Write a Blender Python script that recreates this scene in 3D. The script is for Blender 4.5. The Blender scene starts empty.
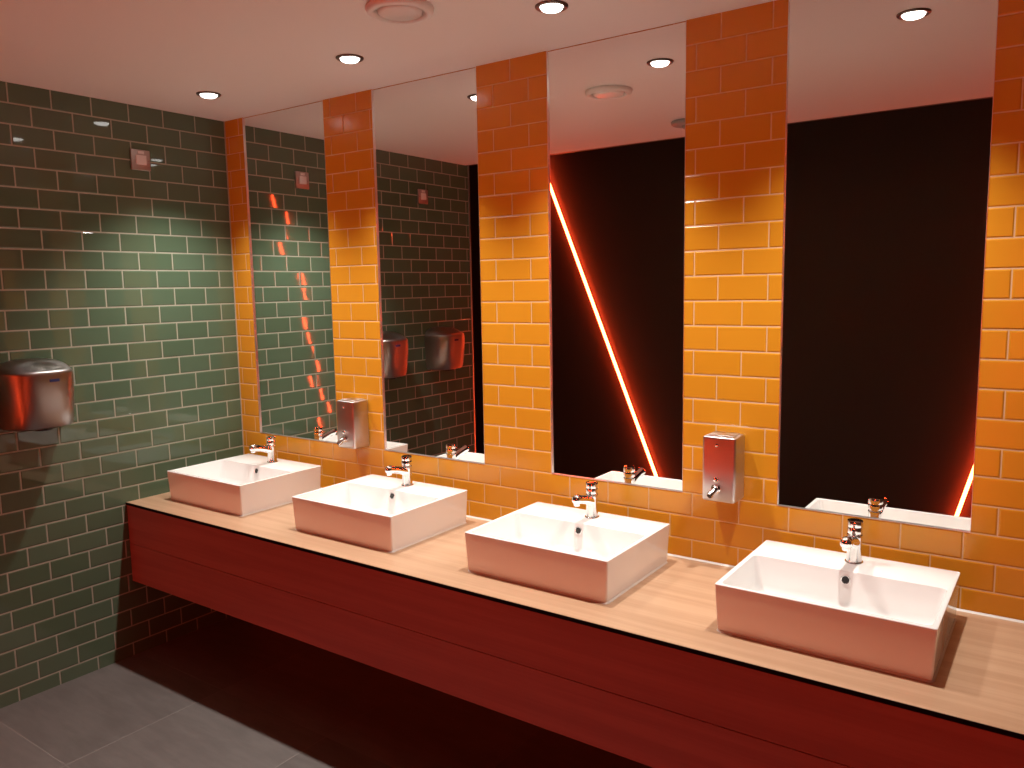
import bpy, bmesh, math
from mathutils import Vector, Matrix

sc = bpy.context.scene
COL = sc.collection
PI = math.pi

# ------------------------------------------------------------------ camera
ZC = 2.3805                                   # ceiling height
def camera():
    cd = bpy.data.cameras.new('camera')
    co = bpy.data.objects.new('camera', cd)
    COL.objects.link(co)
    yaw, pit, rol = (math.radians(a) for a in (35.2879, -6.9044, -1.0385))
    f = Vector((-math.sin(yaw) * math.cos(pit), math.cos(yaw) * math.cos(pit), math.sin(pit)))
    rt = Vector((math.cos(yaw), math.sin(yaw), 0))
    up = rt.cross(f)
    r2 = rt * math.cos(rol) + up * math.sin(rol)
    u2 = up * math.cos(rol) - rt * math.sin(rol)
    m = Matrix((r2, u2, -f)).transposed().to_4x4()
    m.translation = Vector((3.3212, -2.3917, 1.5829))
    co.matrix_world = m
    cd.sensor_width = 36
    cd.lens = 797.57 * 36 / 1024
    cd.clip_start = 0.02
    sc.camera = co
camera()

# ------------------------------------------------------------------ world, exposure
w = bpy.data.worlds.new('world')
sc.world = w
w.use_nodes = True
w.node_tree.nodes['Background'].inputs[0].default_value = (0.02, 0.008, 0.006, 1)
w.node_tree.nodes['Background'].inputs[1].default_value = 0.15
sc.view_settings.view_transform = 'Standard'
sc.view_settings.look = 'None'
sc.view_settings.exposure = 0.0
sc.view_settings.gamma = 1.0
sc.view_settings.use_curve_mapping = False
sc.cycles.max_bounces = 14
sc.cycles.diffuse_bounces = 6
sc.cycles.glossy_bounces = 10
sc.cycles.sample_clamp_indirect = 40.0
sc.cycles.blur_glossy = 0.5

# light levels (the lamps themselves are built further down)
SPOT_W = 86.0
SPOT_COL = (1.0, 0.95, 0.88)
SPOT_ANGLE = 97.5
SPOT_BLEND = 1.0
NEON_COL = (1.0, 0.068, 0.017)
NEON_S = 78.0

# ------------------------------------------------------------------ helpers
def tag(o, label=None, cat=None, group=None, kind=None):
    if label: o['label'] = label
    if cat: o['category'] = cat
    if group: o['group'] = group
    if kind: o['kind'] = kind
    return o

def empty(name, loc, rz=0.0):
    o = bpy.data.objects.new(name, None)
    o.empty_display_size = 0.05
    o.location = loc
    o.rotation_euler = (0, 0, rz)
    COL.objects.link(o)
    return o

def build(name, bm, mat, parent=None, smooth=False, angle=None):
    bmesh.ops.recalc_face_normals(bm, faces=bm.faces)
    me = bpy.data.meshes.new(name)
    bm.to_mesh(me)
    bm.free()
    if smooth:
        for p in me.polygons: p.use_smooth = True
        if angle:
            me.set_sharp_from_angle(angle=math.radians(angle))
    me.materials.append(mat)
    o = bpy.data.objects.new(name, me)
    COL.objects.link(o)
    if parent: o.parent = parent
    return o

def box(bm, x0, x1, y0, y1, z0, z1, bev=0.0, seg=2):
    t = bmesh.new()
    vs = [t.verts.new((x, y, z)) for x in (x0, x1) for y in (y0, y1) for z in (z0, z1)]
    for q in ((0, 1, 3, 2), (4, 6, 7, 5), (0, 4, 5, 1), (2, 3, 7, 6), (0, 2, 6, 4), (1, 5, 7, 3)):
        t.faces.new([vs[i] for i in q])
    bmesh.ops.recalc_face_normals(t, faces=t.faces)
    if bev > 0:
        bmesh.ops.bevel(t, geom=t.edges[:], offset=bev, segments=seg, profile=0.5, affect='EDGES')
    join(bm, t)
    t.free()

def join(bm, t, M=None):
    mp = {}
    for v in t.verts:
        mp[v] = bm.verts.new(M @ v.co if M else v.co)
    for f in t.faces:
        try: bm.faces.new([mp[v] for v in f.verts])
        except ValueError: pass

def loft(bm, rings, cap0=True, cap1=True):
    R = [[bm.verts.new(p) for p in r] for r in rings]
    n = len(R[0])
    for a, b in zip(R[:-1], R[1:]):
        for i in range(n):
            bm.faces.new((a[i], a[(i + 1) % n], b[(i + 1) % n], b[i]))
    if cap0: bm.faces.new(list(reversed(R[0])))
    if cap1: bm.faces.new(R[-1])
    return R

def lathe(bm, prof, seg=32, M=None, cap0=True, cap1=True):
    t = bmesh.new()
    loft(t, [[(r * math.cos(2 * PI * i / seg), r * math.sin(2 * PI * i / seg), z) for i in range(seg)] for r, z in prof], cap0, cap1)
    join(bm, t, M)
    t.free()

def ring_lathe(bm, prof, seg=40, M=None):
    # closed profile revolved: a ring with a hole
    t = bmesh.new()
    R = [[t.verts.new((r * math.cos(2 * PI * i / seg), r * math.sin(2 * PI * i / seg), z)) for i in range(seg)] for r, z in prof]
    k = len(R)
    for a in range(k):
        A, B = R[a], R[(a + 1) % k]
        for i in range(seg):
            t.faces.new((A[i], A[(i + 1) % seg], B[(i + 1) % seg], B[i]))
    join(bm, t, M)
    t.free()

def rrect(x0, x1, y0, y1, r, z, n=5):
    pts = []
    for cx, cy, a0 in ((x1 - r, y1 - r, 0), (x0 + r, y1 - r, 90), (x0 + r, y0 + r, 180), (x1 - r, y0 + r, 270)):
        for i in range(n + 1):
            a = math.radians(a0 + 90 * i / n)
            pts.append((cx + r * math.cos(a), cy + r * math.sin(a), z))
    return pts

def tube(bm, pts, rads, seg=20, cap=True):
    pts = [Vector(p) for p in pts]
    rings = []
    for i, p in enumerate(pts):
        d = (pts[min(i + 1, len(pts) - 1)] - pts[max(i - 1, 0)]).normalized()
        ref = Vector((1, 0, 0)) if abs(d.x) < 0.9 else Vector((0, 0, 1))
        a = d.cross(ref).normalized()
        b = d.cross(a).normalized()
        rings.append([p + (a * math.cos(2 * PI * k / seg) + b * math.sin(2 * PI * k / seg)) * rads[i] for k in range(seg)])
    loft(bm, rings, cap, cap)

def copy_tree(o, parent=None):
    c = o.copy()
    COL.objects.link(c)
    if parent: c.parent = parent
    for ch in list(o.children):
        copy_tree(ch, c)
    return c

# ------------------------------------------------------------------ materials
def principled(name, col, rough=0.5, metal=0.0, spec=None, coat=0.0, coat_rough=0.05):
    m = bpy.data.materials.new(name)
    m.use_nodes = True
    b = m.node_tree.nodes['Principled BSDF']
    b.inputs['Base Color'].default_value = (*col, 1)
    b.inputs['Roughness'].default_value = rough
    b.inputs['Metallic'].default_value = metal
    if spec is not None: b.inputs['Specular IOR Level'].default_value = spec
    if coat:
        b.inputs['Coat Weight'].default_value = coat
        b.inputs['Coat Roughness'].default_value = coat_rough
    return m

class NT:
    def __init__(self, m):
        self.t = m.node_tree
        self.b = m.node_tree.nodes['Principled BSDF']
    def n(self, typ, **kw):
        x = self.t.nodes.new(typ)
        for k, v in kw.items(): setattr(x, k, v)
        return x
    def put(self, sock, v):
        if isinstance(v, bpy.types.NodeSocket): self.t.links.new(v, sock)
        else: sock.default_value = v
    def math(self, op, a, b=0.0, c=None):
        x = self.n('ShaderNodeMath', operation=op)
        self.put(x.inputs[0], a)
        self.put(x.inputs[1], b)
        if c is not None: self.put(x.inputs[2], c)
        return x.outputs[0]
    def map(self, v, a, b, c=0.0, d=1.0, smooth=True):
        x = self.n('ShaderNodeMapRange')
        if smooth: x.interpolation_type = 'SMOOTHSTEP'
        for i, q in enumerate((v, a, b, c, d)): self.put(x.inputs[i], q)
        return x.outputs[0]
    def mix(self, f, a, b, blend='MIX'):
        x = self.n('ShaderNodeMix', data_type='RGBA', blend_type=blend)
        self.put(x.inputs[0], f)
        self.put(x.inputs[6], a)
        self.put(x.inputs[7], b)
        return x.outputs[2]
    def obj(self):
        s = self.n('ShaderNodeSeparateXYZ')
        tc = self.n('ShaderNodeTexCoord')
        self.t.links.new(tc.outputs['Object'], s.inputs[0])
        return tc.outputs['Object'], s.outputs
    def noise(self, vec, scale, detail=3.0, rough=0.5):
        x = self.n('ShaderNodeTexNoise')
        self.put(x.inputs['Vector'], vec)
        x.inputs['Scale'].default_value = scale
        x.inputs['Detail'].default_value = detail
        x.inputs['Roughness'].default_value = rough
        return x.outputs[0]
    def scaled(self, vec, s):
        x = self.n('ShaderNodeMapping')
        self.put(x.inputs[0], vec)
        x.inputs['Scale'].default_value = s
        return x.outputs[0]

def tile_material(name, axis, u0, wt, v0, ht, stagger, cA, cB, grout, gw, rough, tilt, bevel=0.004, axis_v=2, vsign=-1, relief=0.0014, spec=0.5, streak=None):
    m = principled(name, cA, rough, spec=spec)
    T = NT(m)
    vec, xyz = T.obj()
    u = T.math('DIVIDE', T.math('SUBTRACT', xyz[axis], u0), wt)
    v = T.math('DIVIDE', T.math('MULTIPLY', T.math('SUBTRACT', xyz[axis_v], v0), vsign), ht)
    row = T.math('FLOOR', v)
    par = T.math('MODULO', T.math('ADD', row, 200.0), 2.0)
    uu = T.math('ADD', u, T.math('MULTIPLY', par, stagger))
    colm = T.math('FLOOR', uu)
    fu = T.math('SUBTRACT', uu, colm)
    fv = T.math('SUBTRACT', v, row)
    du = T.math('MULTIPLY', T.math('MINIMUM', fu, T.math('SUBTRACT', 1.0, fu)), wt)
    dv = T.math('MULTIPLY', T.math('MINIMUM', fv, T.math('SUBTRACT', 1.0, fv)), ht)
    d = T.math('MINIMUM', du, dv)
    face = T.map(d, gw / 2 - 0.0004, gw / 2 + 0.0004)
    cmb = T.n('ShaderNodeCombineXYZ')
    T.put(cmb.inputs[0], colm)
    T.put(cmb.inputs[1], row)
    wn = T.n('ShaderNodeTexWhiteNoise', noise_dimensions='3D')
    T.put(wn.inputs['Vector'], cmb.outputs[0])
    rnd = T.n('ShaderNodeSeparateColor')
    T.put(rnd.inputs[0], wn.outputs['Color'])
    cloud = T.noise(vec, 9.0, 2.0)
    if streak:
        cloud = T.map(T.math('ADD', T.math('MULTIPLY', T.noise(T.scaled(vec, streak), 1.0, 6.0, 0.65), 0.7), T.math('MULTIPLY', T.noise(vec, 5.0, 5.0, 0.6), 0.3)), 0.34, 0.66)
    tint = T.math('ADD', T.math('MULTIPLY', rnd.outputs[0], 0.6), T.math('MULTIPLY', cloud, 0.4))
    tilecol = T.mix(tint, (*cA, 1), (*cB, 1))
    T.put(T.b.inputs['Base Color'], T.mix(face, (*grout, 1), tilecol))
    T.put(T.b.inputs['Roughness'], T.math('ADD', T.math('MULTIPLY', face, rough - 0.75), 0.75))
    # relief: pillowed tile edge plus a small individual tilt
    edge = T.map(d, gw / 2 - 0.0005, gw / 2 + bevel)
    hgt = T.math('MULTIPLY', edge, relief)
    tu = T.math('MULTIPLY', T.math('MULTIPLY', T.math('SUBTRACT', fu, 0.5), wt), T.math('MULTIPLY', T.math('SUBTRACT', rnd.outputs[1], 0.5), tilt))
    tv = T.math('MULTIPLY', T.math('MULTIPLY', T.math('SUBTRACT', fv, 0.5), ht), T.math('MULTIPLY', T.math('SUBTRACT', rnd.outputs[2], 0.5), tilt))
    wav = T.math('MULTIPLY', T.noise(vec, 14.0, 1.0), 0.00012)
    hgt = T.math('ADD', T.math('ADD', hgt, T.math('ADD', tu, tv)), wav)
    bp = T.n('ShaderNodeBump')
    bp.inputs['Strength'].default_value = 1.0
    bp.inputs['Distance'].default_value = 1.0
    T.put(bp.inputs['Height'], hgt)
    T.put(T.b.inputs['Normal'], bp.outputs[0])
    return m

def wood_material(name, cA, cB, rough, scale=(0.35, 9.0, 9.0), spec=0.4):
    m = principled(name, cA, rough, spec=spec)
    T = NT(m)
    vec, _ = T.obj()
    g = T.noise(T.scaled(vec, scale), 3.0, 6.0, 0.62)
    f = T.noise(T.scaled(vec, (scale[0] * 3, scale[1] * 9, scale[2] * 9)), 4.0, 3.0, 0.6)
    k = T.map(T.math('ADD', T.math('MULTIPLY', g, 0.75), T.math('MULTIPLY', f, 0.25)), 0.36, 0.64)
    T.put(T.b.inputs['Base Color'], T.mix(k, (*cA, 1), (*cB, 1)))
    bp = T.n('ShaderNodeBump')
    bp.inputs['Strength'].default_value = 0.15
    bp.inputs['Distance'].default_value = 0.0005
    T.put(bp.inputs['Height'], f)
    T.put(T.b.inputs['Normal'], bp.outputs[0])
    return m

def emit_material(name, col, strength):
    m = bpy.data.materials.new(name)
    m.use_nodes = True
    t = m.node_tree
    t.nodes.remove(t.nodes['Principled BSDF'])
    e = t.nodes.new('ShaderNodeEmission')
    e.inputs[0].default_value = (*col, 1)
    e.inputs[1].default_value = strength
    t.links.new(e.outputs[0], t.nodes['Material Output'].inputs[0])
    return m

TH = 0.0775                                     # tile row height
VREF = ZC + TH * (1 - 0.9755)                   # height of the row line just above the ceiling
M = {}
M['yellow_tile'] = tile_material('yellow glazed tile', 0, 1.643, 0.154, VREF, TH, 0.5,
                                 (0.62, 0.272, 0.016), (0.665, 0.295, 0.020), (0.72, 0.49, 0.26), 0.0034, 0.20, 0.010)
M['green_tile'] = tile_material('green glazed tile', 1, 0.0, 0.15669, VREF, TH, 0.5,
                                (0.086, 0.138, 0.081), (0.106, 0.166, 0.106), (0.35, 0.37, 0.285), 0.0058, 0.035, 0.022)
M['floor_tile'] = tile_material('grey slate floor tile', 0, 0.600, 0.61, -0.600, 0.61, 0.0,
                                (0.098, 0.086, 0.079), (0.180, 0.160, 0.148), (0.20, 0.178, 0.162), 0.003, 0.42, 0.004, 0.002, 1, 1, 0.0004, 0.5, (5.0, 26.0, 1.0))
M['ceiling'] = principled('white ceiling paint', (0.80, 0.78, 0.75), 0.7)
M['dark_wall'] = principled('matt black paint', (0.055, 0.036, 0.025), 0.5, spec=0.3)
M['dark_ceiling'] = principled('black ceiling paint', (0.010, 0.008, 0.007), 0.8, spec=0.2)
M['ceramic'] = principled('white glazed ceramic', (0.84, 0.83, 0.81), 0.08, coat=0.3)
M['sealant'] = principled('pale sealant', (0.58, 0.53, 0.47), 0.4)
M['grout_line'] = principled('tan grout line', (0.42, 0.36, 0.26), 0.7)
M['grey_plastic'] = principled('grey plastic', (0.30, 0.29, 0.28), 0.4)
M['plate_steel'] = principled('satin steel plate', (0.48, 0.45, 0.43), 0.42, 1.0)
M['chrome'] = principled('polished chrome', (0.86, 0.85, 0.84), 0.10, 1.0)
M['steel_trim'] = principled('satin steel trim', (0.72, 0.70, 0.68), 0.36, 1.0)
M['mirror'] = principled('mirror silver', (0.90, 0.905, 0.89), 0.0, 1.0)
M['worktop'] = wood_material('pale oak laminate', (0.41, 0.245, 0.146), (0.495, 0.315, 0.198), 0.34)
M['front_wood'] = wood_material('red brown timber front', (0.30, 0.092, 0.078), (0.37, 0.120, 0.102), 0.45, (0.30, 7.0, 7.0))
M['black_edge'] = principled('black laminate edge', (0.004, 0.0036, 0.0036), 0.7, spec=0.1)
M['carcass'] = principled('dark carcass board', (0.03, 0.022, 0.02), 0.6)
def brushed_material(name, col, rough, aniso):
    m = principled(name, col, rough, 1.0)
    T = NT(m)
    tg = T.n('ShaderNodeTangent', direction_type='RADIAL', axis='Z')
    T.put(T.b.inputs['Tangent'], tg.outputs[0])
    T.b.inputs['Anisotropic'].default_value = aniso
    return m
M['brushed'] = brushed_material('brushed steel', (0.62, 0.585, 0.57), 0.33, 0.8)
M['dryer_steel'] = brushed_material('satin steel cover', (0.35, 0.33, 0.325), 0.33, 0.6)
M['dark_hole'] = principled('dark opening', (0.01, 0.01, 0.01), 0.6)
M['black_plastic'] = principled('black plastic', (0.015, 0.015, 0.016), 0.35)
M['white_plastic'] = principled('white plastic', (0.78, 0.77, 0.75), 0.35)
M['blue_badge'] = principled('blue badge', (0.015, 0.03, 0.16), 0.3)
M['bezel'] = principled('satin nickel bezel', (0.22, 0.20, 0.19), 0.35, 1.0)
M['lens'] = emit_material('lit lamp lens', SPOT_COL, 9.0)
M['neon'] = emit_material('red neon glow', NEON_COL, NEON_S)

# ------------------------------------------------------------------ setting
XR = 3.47        # right end wall
YG = -1.836      # where the green wall and the white ceiling end
YN = -3.03       # black wall of the passage with the neon strips
XL, XE = -1.5, 5.2

def struct(name, dims, mat, label):
    bm = bmesh.new()
    box(bm, *dims)
    o = build(name, bm, mat)
    return tag(o, label, 'room structure', kind='structure')

struct('floor', (XL - .1, XE + .1, YN - .1, 0.12, -0.1, 0.0), M['floor_tile'], 'grey slate tiled floor under the vanity')
struct('ceiling', (-0.12, XR + .12, YG + .03, 0.12, ZC, ZC + 0.12), M['ceiling'], 'white painted ceiling with round downlights')
ZP = 3.0
struct('ceiling_passage', (XL - .1, XE + .1, YN - .1, YG + .12, ZP, ZP + 0.12), M['dark_ceiling'], 'black ceiling of the passage opposite the mirrors')
ZM0 = ZC - TH * 18.9755                       # lower edge of the mirrors, on a tile row line
MX = [(0.1363, 0.6788), (0.9644, 1.4942), (1.7982, 2.3029), (2.6089, 3.1222)]
MREC = 0.005                                   # the mirrors sit flush with the plaster, behind the tile faces
bm = bmesh.new()
out = [(-0.12, 0.0), (XR + .12, 0.0), (XR + .12, ZC)]
for a, b in reversed(MX): out += [(b, ZC), (b, ZM0), (a, ZM0), (a, ZC)]
out.append((-0.12, ZC))
loft(bm, [[(x, y, z) for x, z in out] for y in (0.0, MREC + 0.002)])
box(bm, -0.12, XR + .12, MREC + 0.002, 0.12, 0.0, ZC)
tag(build('wall_back', bm, M['yellow_tile']), 'glossy yellow tiled wall behind the basins', 'room structure', kind='structure')
struct('wall_left', (-0.12, 0.0, YG, 0.0, 0.0, ZC), M['green_tile'], 'glossy green tiled wall with hand dryers')
struct('wall_right', (XR, XR + .12, YG, 0.0, 0.0, ZC), M['dark_wall'], 'black wall at the right end of the vanity')
struct('wall_front', (XL - .1, XE + .1, YN - .1, YN, 0.0, ZP), M['dark_wall'], 'black wall with red neon strips, seen in the mirrors')
struct('wall_passage_left', (XL - .1, XL, YN, YG + .12, 0.0, ZP), M['dark_wall'], 'black end wall of the passage past the green wall')
struct('wall_passage_right', (XE, XE + .1, YN, YG + .12, 0.0, ZP), M['dark_wall'], 'black end wall of the passage on the right')
struct('wall_passage_return', (XL, -0.12, YG, YG + .12, 0.0, ZP), M['dark_wall'], 'black wall of the passage behind the green wall')
struct('wall_passage_side', (XR + .12, XE, YG, YG + .12, 0.0, ZP), M['dark_wall'], 'black wall of the passage right of the washroom')
struct('wall_bulkhead', (-0.12, XR + .12, YG, YG + .03, ZC, ZP), M['dark_wall'], 'black bulkhead over the open side of the washroom')
struct('trim_1', (-0.004, 0.006, YG - 0.004, YG + 0.006, 0.0, ZC), M['steel_trim'], 'thin steel edge strip at the free end of the green tiles')
struct('trim_2', (0.0, 0.004, -0.004, 0.0, 0.70, ZC), M['grout_line'], 'pale sealant line in the corner of green and yellow walls')

# ------------------------------------------------------------------ neon strips
def neon(x0, x1, label):
    z0, z1 = 0.012, 2.62
    root = tag(empty('neon_strip', (x0, YN, 0.0)), label, 'neon light', 'red neon strips on the black wall')
    d = Vector((x1 - x0, 0, z1 - z0))
    L = d.length
    d.normalize()
    side = Vector((d.z, 0, -d.x))
    def pt(s, a, y): return Vector((0, 0, z0)) + d * s + side * a + Vector((0, y, 0))
    bm = bmesh.new()
    prof = [(-0.0095, 0.002), (0.0095, 0.002), (0.0095, 0.014), (-0.0095, 0.014)]
    loft(bm, [[pt(s, a, y) for a, y in prof] for s in (0.01, L - 0.012)])
    build('channel', bm, M['black_edge'], root)
    bm = bmesh.new()
    n = 12
    prof = [(-0.0105 * math.cos(PI * i / n), 0.0200 + 0.0110 * math.sin(PI * i / n)) for i in range(n + 1)] + [(0.0105, 0.0145), (-0.0105, 0.0145)]
    loft(bm, [[pt(s, a, y) for a, y in prof] for s in (0.016, L - 0.018)])
    build('light_tube', bm, M['neon'], root)
neon(0.862, -0.214, 'red neon strip leaning left on the black wall, seen in the third mirror')
neon(2.756, 3.436, 'red neon strip leaning right, seen at the right edge of the last mirror')

# ------------------------------------------------------------------ mirrors
ZM1 = ZC - 0.003
ML = ['tall frameless mirror beside the green wall, reflecting green tiles and an orange streak',
      'tall frameless mirror reflecting the two hand dryers and dark green tiles',
      'tall frameless mirror reflecting a long diagonal red neon strip',
      'tall frameless mirror at the right end, reflecting mostly plain black wall']
for (a, b), lab in zip(MX, ML):
    root = tag(empty('wall_mirror', ((a + b) / 2, 0.0, ZM0)), lab, 'mirror', 'tall mirrors between the yellow tiles')
    h = (b - a) / 2
    H = ZM1 - ZM0
    bm = bmesh.new()
    box(bm, -h + 0.0015, h - 0.0015, MREC, MREC + 0.0018, 0.0015, H)
    build('mirror_glass', bm, M['mirror'], root)
    bm = bmesh.new()
    out = [(-h, H), (-h, 0.0), (h, 0.0), (h, H), (h - 0.0014, H), (h - 0.0014, 0.0014), (-h + 0.0014, 0.0014), (-h + 0.0014, H)]
    loft(bm, [[(x, y, z) for x, z in out] for y in (-0.0012, MREC + 0.0015)])
    build('edge_trim', bm, M['steel_trim'], root)

# ------------------------------------------------------------------ vanity
ZT = 0.6902
ZB = 0.3366
YF = -0.6110
XV1 = XR - 0.002
root = tag(empty('worktop', (0.0, 0.0, ZT)), 'long pale oak worktop with a black front edge carrying four basins', 'worktop')
bm = bmesh.new()
box(bm, 0.002, XV1, YF, -0.002, -0.012, 0.0, 0.0006, 1)
build('top_board', bm, M['worktop'], root)
bm = bmesh.new()
box(bm, 0.002, XV1, YF - 0.0016, YF - 0.0001, -0.0118, -0.0006)
build('front_edge', bm, M['black_edge'], root)
bm = bmesh.new()
loft(bm, [[(x, -0.0025, 0.0), (x, -0.008, 0.0), (x, -0.005, 0.0025), (x, -0.0025, 0.005)] for x in (0.006, XV1 - 0.003)])
build('sealant_bead', bm, M['sealant'], root)

root = tag(empty('vanity_cabinet', (0.0, 0.0, ZB)), 'long wall hung dark red timber vanity cabinet under the worktop', 'cabinet')
HC = ZT - 0.0124 - ZB
bm = bmesh.new()
box(bm, 0.003, XV1 - 0.001, YF + 0.022, -0.002, 0.004, HC)
build('carcass', bm, M['carcass'], root)
zs = HC * 0.5
bm = bmesh.new()
box(bm, 0.003, XV1 - 0.001, YF + 0.002, YF + 0.0215, 0.0, zs - 0.001, 0.0008, 1)
build('front_panel', bm, M['front_wood'], root)
bm = bmesh.new()
box(bm, 0.003, XV1 - 0.001, YF + 0.002, YF + 0.0215, zs + 0.001, HC - 0.001, 0.0008, 1)
build('front_panel', bm, M['front_wood'], root)

# ------------------------------------------------------------------ basins
BW, BD, BH = 0.5110, 0.4230, 0.1284
BYB = -0.0650
BXS = [0.3810, 1.2041, 2.0330, 2.8543]
def make_basin():
    root = empty('countertop_basin', (0, 0, ZT))
    x0, x1 = -BW / 2, BW / 2
    y0, y1 = BYB - BD, BYB
    N = 6
    rings = []
    rings.append(rrect(x0 + .016, x1 - .016, y0 + .016, y1 - .008, .012, 0.0006, N))
    rings.append(rrect(x0 + .009, x1 - .009, y0 + .009, y1 - .006, .014, 0.0006, N))
    rings.append(rrect(x0 + .0065, x1 - .0065, y0 + .0065, y1 - .005, .009, 0.003, N))
    rings.append(rrect(x0 + .0050, x1 - .0050, y0 + .0050, y1 - .004, .008, 0.012, N))
    rings.append(rrect(x0 + .0005, x1 - .0005, y0 + .0005, y1 - .0005, .005, BH - .004, N))
    rings.append(rrect(x0, x1, y0, y1, .005, BH - .0020, N))
    rings.append(rrect(x0 + .0008, x1 - .0008, y0 + .0008, y1 - .0008, .0048, BH - .0005, N))
    rings.append(rrect(x0 + .0025, x1 - .0025, y0 + .0025, y1 - .0025, .0040, BH, N))
    ix0, ix1, iy0, iy1 = x0 + .0135, x1 - .0135, y0 + .0135, -0.215
    rings.append(rrect(ix0 - .0025, ix1 + .0025, iy0 - .0025, iy1 + .003, .016, BH, N))
    rings.append(rrect(ix0 - .0008, ix1 + .0008, iy0 - .0008, iy1 + .001, .0155, BH - .0008, N))
    rings.append(rrect(ix0, ix1, iy0, iy1, .015, BH - .003, N))
    rings.append(rrect(ix0 + .008, ix1 - .008, iy0 + .006, iy1 - .008, .022, 0.050, N))
    rings.append(rrect(ix0 + .013, ix1 - .013, iy0 + .010, iy1 - .013, .026, 0.036, N))
    rings.append(rrect(ix0 + .024, ix1 - .024, iy0 + .020, iy1 - .023, .030, 0.028, N))
    rings.append(rrect(ix0 + .060, ix1 - .060, iy0 + .050, iy1 - .055, .030, 0.0245, N))
    dcx, dcy = 0.0, (iy0 + iy1) / 2
    last = []
    for p in rings[-1]:
        v = Vector((p[0] - dcx, p[1] - dcy, 0)).normalized() * 0.030
        last.append((dcx + v.x, dcy + v.y, 0.021))
    rings.append(last)
    bm = bmesh.new()
    loft(bm, rings)
    build('bowl', bm, M['ceramic'], root, True, 35)
    bm = bmesh.new()
    lathe(bm, [(0.029, 0.0213), (0.029, 0.0235), (0.026, 0.0245), (0.012, 0.0250), (0.0, 0.0252)], 28, Matrix.Translation((dcx, dcy, 0)), True, False)
    build('waste_plug', bm, M['chrome'], root, True, 40)
    # overflow on the inner back wall
    T = Matrix.Translation((0.004, -0.2174, 0.1050)) @ Matrix.Rotation(math.radians(84), 4, 'X')
    bm = bmesh.new()
    ring_lathe(bm, [(0.0095, 0.0), (0.0122, 0.0), (0.0122, 0.0012), (0.0110, 0.0020), (0.0098, 0.0014)], 28, T)
    ov = build('overflow_ring', bm, M['chrome'], root, True, 40)
    bm = bmesh.new()
    lathe(bm, [(0.0094, 0.0004), (0.0094, 0.0010)], 24, T)
    tag(build('overflow_opening', bm, M['dark_hole'], ov), 'dark overflow hole')
    # sealant bead round the foot
    bm = bmesh.new()
    o = [rrect(x0 + .0070 - e, x1 - .0070 + e, y0 + .0070 - e, y1 - .0055 + e, .014, zz, N) for e, zz in ((0.0, 0.0003), (0.0045, 0.0003), (0.0030, 0.0030), (0.0012, 0.0050))]
    R = [[bm.verts.new(p) for p in r] for r in o]
    n = len(R[0])
    for a in range(4):
        A, B = R[a], R[(a + 1) % 4]
        for i in range(n): bm.faces.new((A[i], A[(i + 1) % n], B[(i + 1) % n], B[i]))
    build('sealant_bead', bm, M['sealant'], root, True, 40)
    return root

BL = ['white rectangular basin nearest the green tiled wall',
      'white rectangular basin second from the green wall, below the first soap dispenser',
      'white rectangular basin third from the green wall, under the mirror with the neon streak',
      'white rectangular basin at the right end of the worktop, largest in view']
proto = make_basin()
for i, x in enumerate(BXS):
    o = proto if i == 0 else copy_tree(proto)
    o.location = (x, 0, ZT)
    tag(o, BL[i], 'sink', 'white basins on the worktop')

# ------------------------------------------------------------------ taps
def make_tap():
    root = empty('basin_tap', (0, 0, ZT + BH))
    bm = bmesh.new()
    lathe(bm, [(0.0238, 0.0004), (0.0240, 0.0022), (0.0230, 0.0042), (0.0210, 0.0055)], 36)
    build('base_flange', bm, M['chrome'], root, True, 40)
    bm = bmesh.new()
    lathe(bm, [(0.0208, 0.0058), (0.0200, 0.012), (0.0190, 0.030), (0.0188, 0.050), (0.0195, 0.068), (0.0205, 0.076), (0.0200, 0.0785), (0.0185, 0.0795)], 36)
    build('body', bm, M['chrome'], root, True, 50)
    bm = bmesh.new()
    lathe(bm, [(0.0170, 0.0797), (0.0170, 0.0820), (0.0198, 0.0830), (0.0205, 0.0850), (0.0206, 0.0990), (0.0200, 0.1000), (0.0200, 0.1012), (0.0206, 0.1022), (0.0206, 0.1150), (0.0196, 0.1176), (0.0165, 0.1186), (0.0, 0.1188)], 36, None, True, False)
    build('push_button', bm, M['chrome'], root, True, 40)
    bm = bmesh.new()
    path = [(0, -0.008, 0.0590), (0, -0.020, 0.0620), (0, -0.040, 0.0680), (0, -0.060, 0.0735), (0, -0.080, 0.0785), (0, -0.094, 0.0810),
            (0, -0.103, 0.0820), (0, -0.1095, 0.0825), (0, -0.1130, 0.0827)]
    tube(bm, path, [0.0165, 0.0160, 0.0146, 0.0138, 0.0144, 0.0164, 0.0158, 0.0122, 0.0050], 24)
    sp = build('spout', bm, M['chrome'], root, True, 60)
    bm = bmesh.new()
    lathe(bm, [(0.0090, 0.0), (0.0100, 0.002), (0.0100, 0.011), (0.0085, 0.012)], 24, Matrix.Translation((0, -0.0985, 0.0610)))
    build('aerator', bm, M['chrome'], sp, True, 40)
    return root
TL = ['small chrome push tap on the basin nearest the green wall',
      'small chrome push tap on the second basin from the green wall',
      'small chrome push tap on the third basin, below the neon reflection',
      'small chrome push tap on the right end basin']
proto = make_tap()
for i, x in enumerate(BXS):
    o = proto if i == 0 else copy_tree(proto)
    o.location = (x + 0.005, -0.131, ZT + BH)
    tag(o, TL[i], 'tap', 'chrome push taps on the basins')

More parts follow.
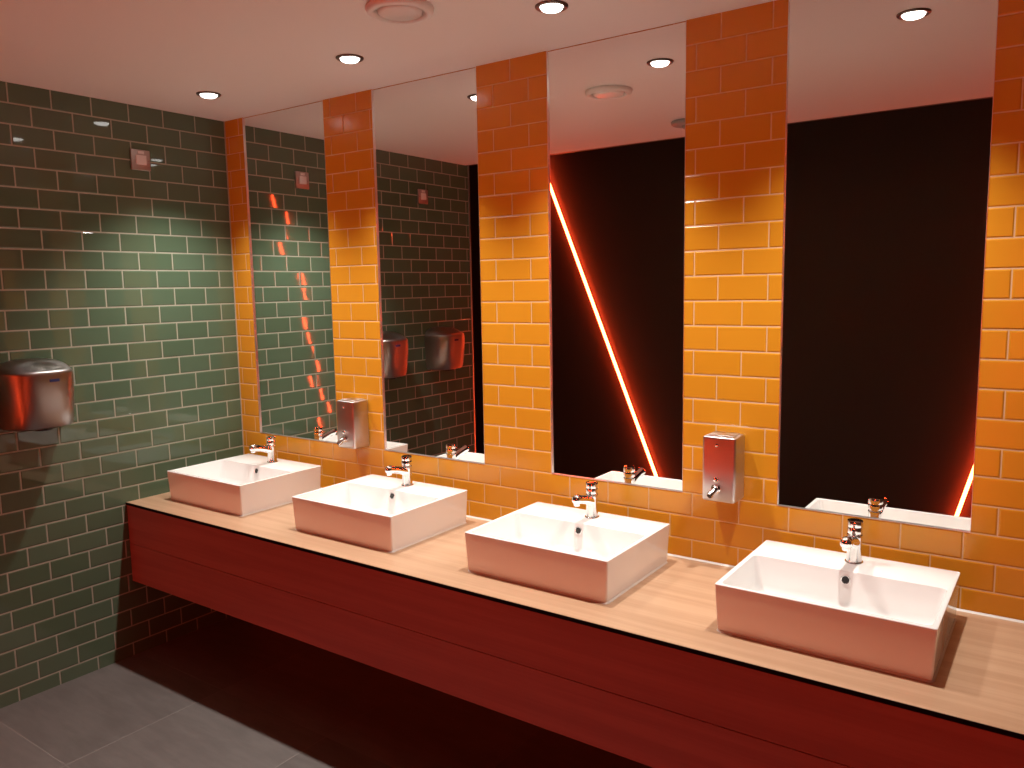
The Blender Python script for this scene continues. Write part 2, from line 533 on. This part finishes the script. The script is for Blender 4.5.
# ------------------------------------------------------------------ soap dispensers
def make_dispenser():
    root = empty('soap_dispenser', (0, 0, 0))
    W, D, H = 0.1035, 0.090, 0.203
    bm = bmesh.new()
    box(bm, -W / 2, W / 2, -D, -0.0012, 0.0, H - 0.0005, 0.0075, 4)
    body = build('body', bm, M['brushed'], root, True, 50)
    bm = bmesh.new()
    box(bm, -W / 2 + .012, W / 2 - .012, -D + .016, -0.012, H - 0.0002, H + 0.0026, 0.0012, 2)
    build('filler_lid', bm, M['brushed'], root, True, 50)
    F = Matrix.Translation((-0.006, -D, 0.176)) @ Matrix.Rotation(PI / 2, 4, 'X')
    bm = bmesh.new()
    lathe(bm, [(0.0050, -0.0004), (0.0050, 0.0010), (0.0044, 0.0014)], 20, F)
    lk = build('lock', bm, M['chrome'], root, True, 40)
    bm = bmesh.new()
    box(bm, -0.0066, -0.0054, -D - 0.0019, -D - 0.00145, 0.1732, 0.1788)
    tag(build('keyhole', bm, M['dark_hole'], lk), 'dark keyhole slot')
    vx, vz = -0.0075, 0.040
    V = Matrix.Translation((vx, -D, vz)) @ Matrix.Rotation(PI / 2, 4, 'X')
    bm = bmesh.new()
    lathe(bm, [(0.0150, -0.0004), (0.0150, 0.0020), (0.0130, 0.0034), (0.0112, 0.0050), (0.0112, 0.0120), (0.0095, 0.0140), (0.0, 0.0146)], 28, V, True, False)
    vl = build('valve', bm, M['chrome'], root, True, 40)
    bm = bmesh.new()
    lathe(bm, [(0.0085, -0.0004), (0.0085, 0.0050), (0.0078, 0.0068), (0.0055, 0.0078), (0.0, 0.0080)], 24, Matrix.Translation((vx + 0.002, -D, 0.0700)) @ Matrix.Rotation(PI / 2, 4, 'X'), True, False)
    build('push_button', bm, M['chrome'], root, True, 40)
    bm = bmesh.new()
    tube(bm, [(vx, -D - 0.006, vz - 0.001), (vx - 0.003, -D - 0.013, vz - 0.006), (vx - 0.006, -D - 0.021, vz - 0.011), (vx - 0.009, -D - 0.029, vz - 0.017)],
         [0.0098, 0.0104, 0.0104, 0.0096], 20)
    nz = build('nozzle', bm, M['chrome'], vl, True, 50)
    bm = bmesh.new()
    tube(bm, [(vx - 0.0091, -D - 0.0292, vz - 0.0172), (vx - 0.0094, -D - 0.0302, vz - 0.0178)], [0.0070, 0.0070], 18)
    tag(build('nozzle_opening', bm, M['dark_hole'], vl), 'dark nozzle end')
    return root
proto = make_dispenser()
for i, (x, lab) in enumerate(((0.8270, 'brushed steel soap dispenser between the two mirrors nearest the green wall'),
                              (2.4560, 'brushed steel soap dispenser left of the right end mirror'))):
    o = proto if i == 0 else copy_tree(proto)
    o.location = (x, 0.0, 0.9190)
    tag(o, lab, 'soap dispenser', 'steel soap dispensers on the yellow tiles')

# ------------------------------------------------------------------ hand dryers on the green wall (local +x points off the wall)
def make_dryer():
    root = empty('hand_dryer', (0, 0, 0))
    W, D, H = 0.130, 0.165, 0.252
    def outline(z, sw, sd, n=40):
        pts = []
        for i in range(n + 1):
            a = -PI / 2 + PI * i / n
            c, s = math.cos(a), math.sin(a)
            ex = 2 / 3.0
            pts.append((0.0015 + D * sd * (abs(c) ** ex), W * sw * math.copysign(abs(s) ** ex, s), z))
        return pts
    prof = [(0.000, 0.86, 0.80), (0.004, 0.90, 0.86), (0.020, 0.93, 0.90), (0.070, 0.965, 0.945), (0.130, 0.99, 0.98), (0.175, 1.0, 1.0),
            (0.206, 0.995, 0.99), (0.214, 0.985, 0.980), (0.219, 0.965, 0.962), (0.2220, 0.940, 0.940)]
    bm = bmesh.new()
    R = loft(bm, [outline(*p) for p in prof], True, False)
    # domed top rising towards the wall
    K = 9
    for k in range(1, K):
        q = k / K
        ring = [bm.verts.new(p) for p in outline(0.2220 + 0.042 * math.sin(q * PI / 2), 0.94 * math.cos(q * PI / 2 * 0.97) ** 0.8, 0.94 * (1 - 0.85 * q))]
        prev = R[-1]
        n = len(ring)
        for i in range(n): bm.faces.new((prev[i], prev[(i + 1) % n], ring[(i + 1) % n], ring[i]))
        R.append(ring)
    bm.faces.new(R[-1])
    build('cover', bm, M['dryer_steel'], root, True, 38)
    bm = bmesh.new()
    lathe(bm, [(0.030, -0.010), (0.032, -0.006), (0.032, -0.0006)], 28, Matrix.Translation((0.085, 0, 0)))
    build('air_nozzle', bm, M['black_plastic'], root, True, 40)
    # badge wrapped on the front right of the cover
    bm = bmesh.new()
    def surf(y, off):
        s = min(0.999, abs(y) / W)
        c = (1 - s ** 3.0) ** (1 / 3.0)
        return (0.0015 + D * c + off, y)
    ys = [0.0 + 0.036 * i / 8 for i in range(9)]
    lo, hi = 0.180, 0.1900
    fr, bk = [], []
    for y in ys:
        x, yy = surf(y, 0.0010)
        fr.append((x, yy))
        x, yy = surf(y, -0.004)
        bk.append((x, yy))
    loop = fr + bk[::-1]
    loft(bm, [[(x, y, z) for x, y in loop] for z in (lo, hi)])
    tag(build('badge', bm, M['blue_badge'], root), 'narrow dark blue badge')
    return root
proto = make_dryer()
for i, (y, lab) in enumerate(((-0.955, 'rounded steel hand dryer on the green wall, nearer the basins'),
                              (-1.483, 'steel hand dryer farther from the basins, right one in the second mirror'))):
    o = proto if i == 0 else copy_tree(proto)
    o.location = (0.0, y, 1.079)
    tag(o, lab, 'hand dryer', 'hand dryers on the green wall')

# ------------------------------------------------------------------ switched outlets above the dryers
def make_spur():
    root = empty('fused_switch', (0, 0, 0))
    bm = bmesh.new()
    box(bm, 0.0008, 0.0105, -0.043, 0.043, -0.043, 0.043, 0.003, 3)
    build('face_plate', bm, M['plate_steel'], root, True, 50)
    bm = bmesh.new()
    box(bm, 0.0107, 0.0150, -0.023, 0.023, -0.020, 0.020, 0.0015, 2)
    build('fuse_carrier', bm, M['white_plastic'], root, True, 50)
    bm = bmesh.new()
    box(bm, 0.0107, 0.0140, -0.014, 0.014, 0.025, 0.037, 0.001, 2)
    build('rocker', bm, M['white_plastic'], root, True, 50)
    for s in (-1, 1):
        bm = bmesh.new()
        lathe(bm, [(0.0028, 0.0106), (0.0026, 0.0114), (0.0, 0.0116)], 16, Matrix.Translation((0, s * 0.0335, 0)) @ Matrix.Rotation(PI / 2, 4, 'Y'), True, False)
        build('screw', bm, M['chrome'], root, True, 50)
    return root
proto = make_spur()
for i, (y, z, lab) in enumerate(((-0.434, 2.153, 'square steel fused switch high on the green wall near the corner'),
                                 (-1.372, 2.145, 'square steel fused switch above the far hand dryer, seen in the second mirror'))):
    o = proto if i == 0 else copy_tree(proto)
    o.location = (0.0, y, z)
    tag(o, lab, 'switch', 'fused switches on the green wall')

# ------------------------------------------------------------------ ceiling fittings
def make_downlight():
    root = empty('downlight', (0, 0, ZC))
    bm = bmesh.new()
    ring_lathe(bm, [(0.0325, -0.0008), (0.0480, -0.0008), (0.0480, -0.0030), (0.0455, -0.0060), (0.0400, -0.0070), (0.0345, -0.0045)], 44)
    build('bezel', bm, M['bezel'], root, True, 40)
    bm = bmesh.new()
    lathe(bm, [(0.0320, -0.0010), (0.0318, -0.0070), (0.0285, -0.0110), (0.0215, -0.0140), (0.0110, -0.0155), (0.0, -0.0160)], 36, None, True, False)
    build('lens', bm, M['lens'], root, True, 40)
    l = bpy.data.objects.new('downlight_beam', spot)
    COL.objects.link(l)
    l.parent = root
    l.location = (0, 0, -0.036)
    return root
spot = bpy.data.lights.new('downlight_beam', 'SPOT')
spot.energy = SPOT_W
spot.color = SPOT_COL
spot.spot_size = math.radians(SPOT_ANGLE)
spot.spot_blend = SPOT_BLEND
spot.shadow_soft_size = 0.022
proto = make_downlight()
DL = ['round ceiling downlight nearest the green wall, above the first basin',
      'round ceiling downlight above the second basin',
      'round ceiling downlight above the third basin',
      'round ceiling downlight above the right end basin, seen in the last mirror']
for i, x in enumerate((0.409, 1.222, 2.046, 2.872)):
    o = proto if i == 0 else copy_tree(proto)
    o.location = (x, -0.360, ZC)
    tag(o, DL[i], 'ceiling light', 'downlights above the basins')

root = tag(empty('ceiling_vent', (1.698, -0.618, ZC)), 'round white extract vent on the ceiling between two downlights', 'vent')
bm = bmesh.new()
ring_lathe(bm, [(0.070, -0.0008), (0.096, -0.0008), (0.0975, -0.006), (0.094, -0.015), (0.085, -0.020), (0.076, -0.019), (0.072, -0.012)], 56)
build('rim', bm, M['white_plastic'], root, True, 60)
bm = bmesh.new()
lathe(bm, [(0.012, -0.0006), (0.012, -0.006), (0.056, -0.008), (0.0630, -0.012), (0.0625, -0.017), (0.055, -0.0205), (0.0, -0.0215)], 52, None, True, False)
build('valve_disc', bm, M['white_plastic'], root, True, 60)

root = tag(empty('ceiling_sensor', (1.712, -1.425, ZC)), 'shallow round grey ceiling sensor whose edge shows in the third mirror', 'sensor')
bm = bmesh.new()
lathe(bm, [(0.088, -0.0008), (0.090, -0.004), (0.088, -0.014), (0.080, -0.020), (0.050, -0.022)], 44)
build('housing', bm, M['grey_plastic'], root, True, 50)
bm = bmesh.new()
lathe(bm, [(0.040, -0.0222), (0.038, -0.030), (0.028, -0.036), (0.012, -0.039), (0.0, -0.0395)], 36, None, True, False)
build('dome', bm, M['grey_plastic'], root, True, 50)
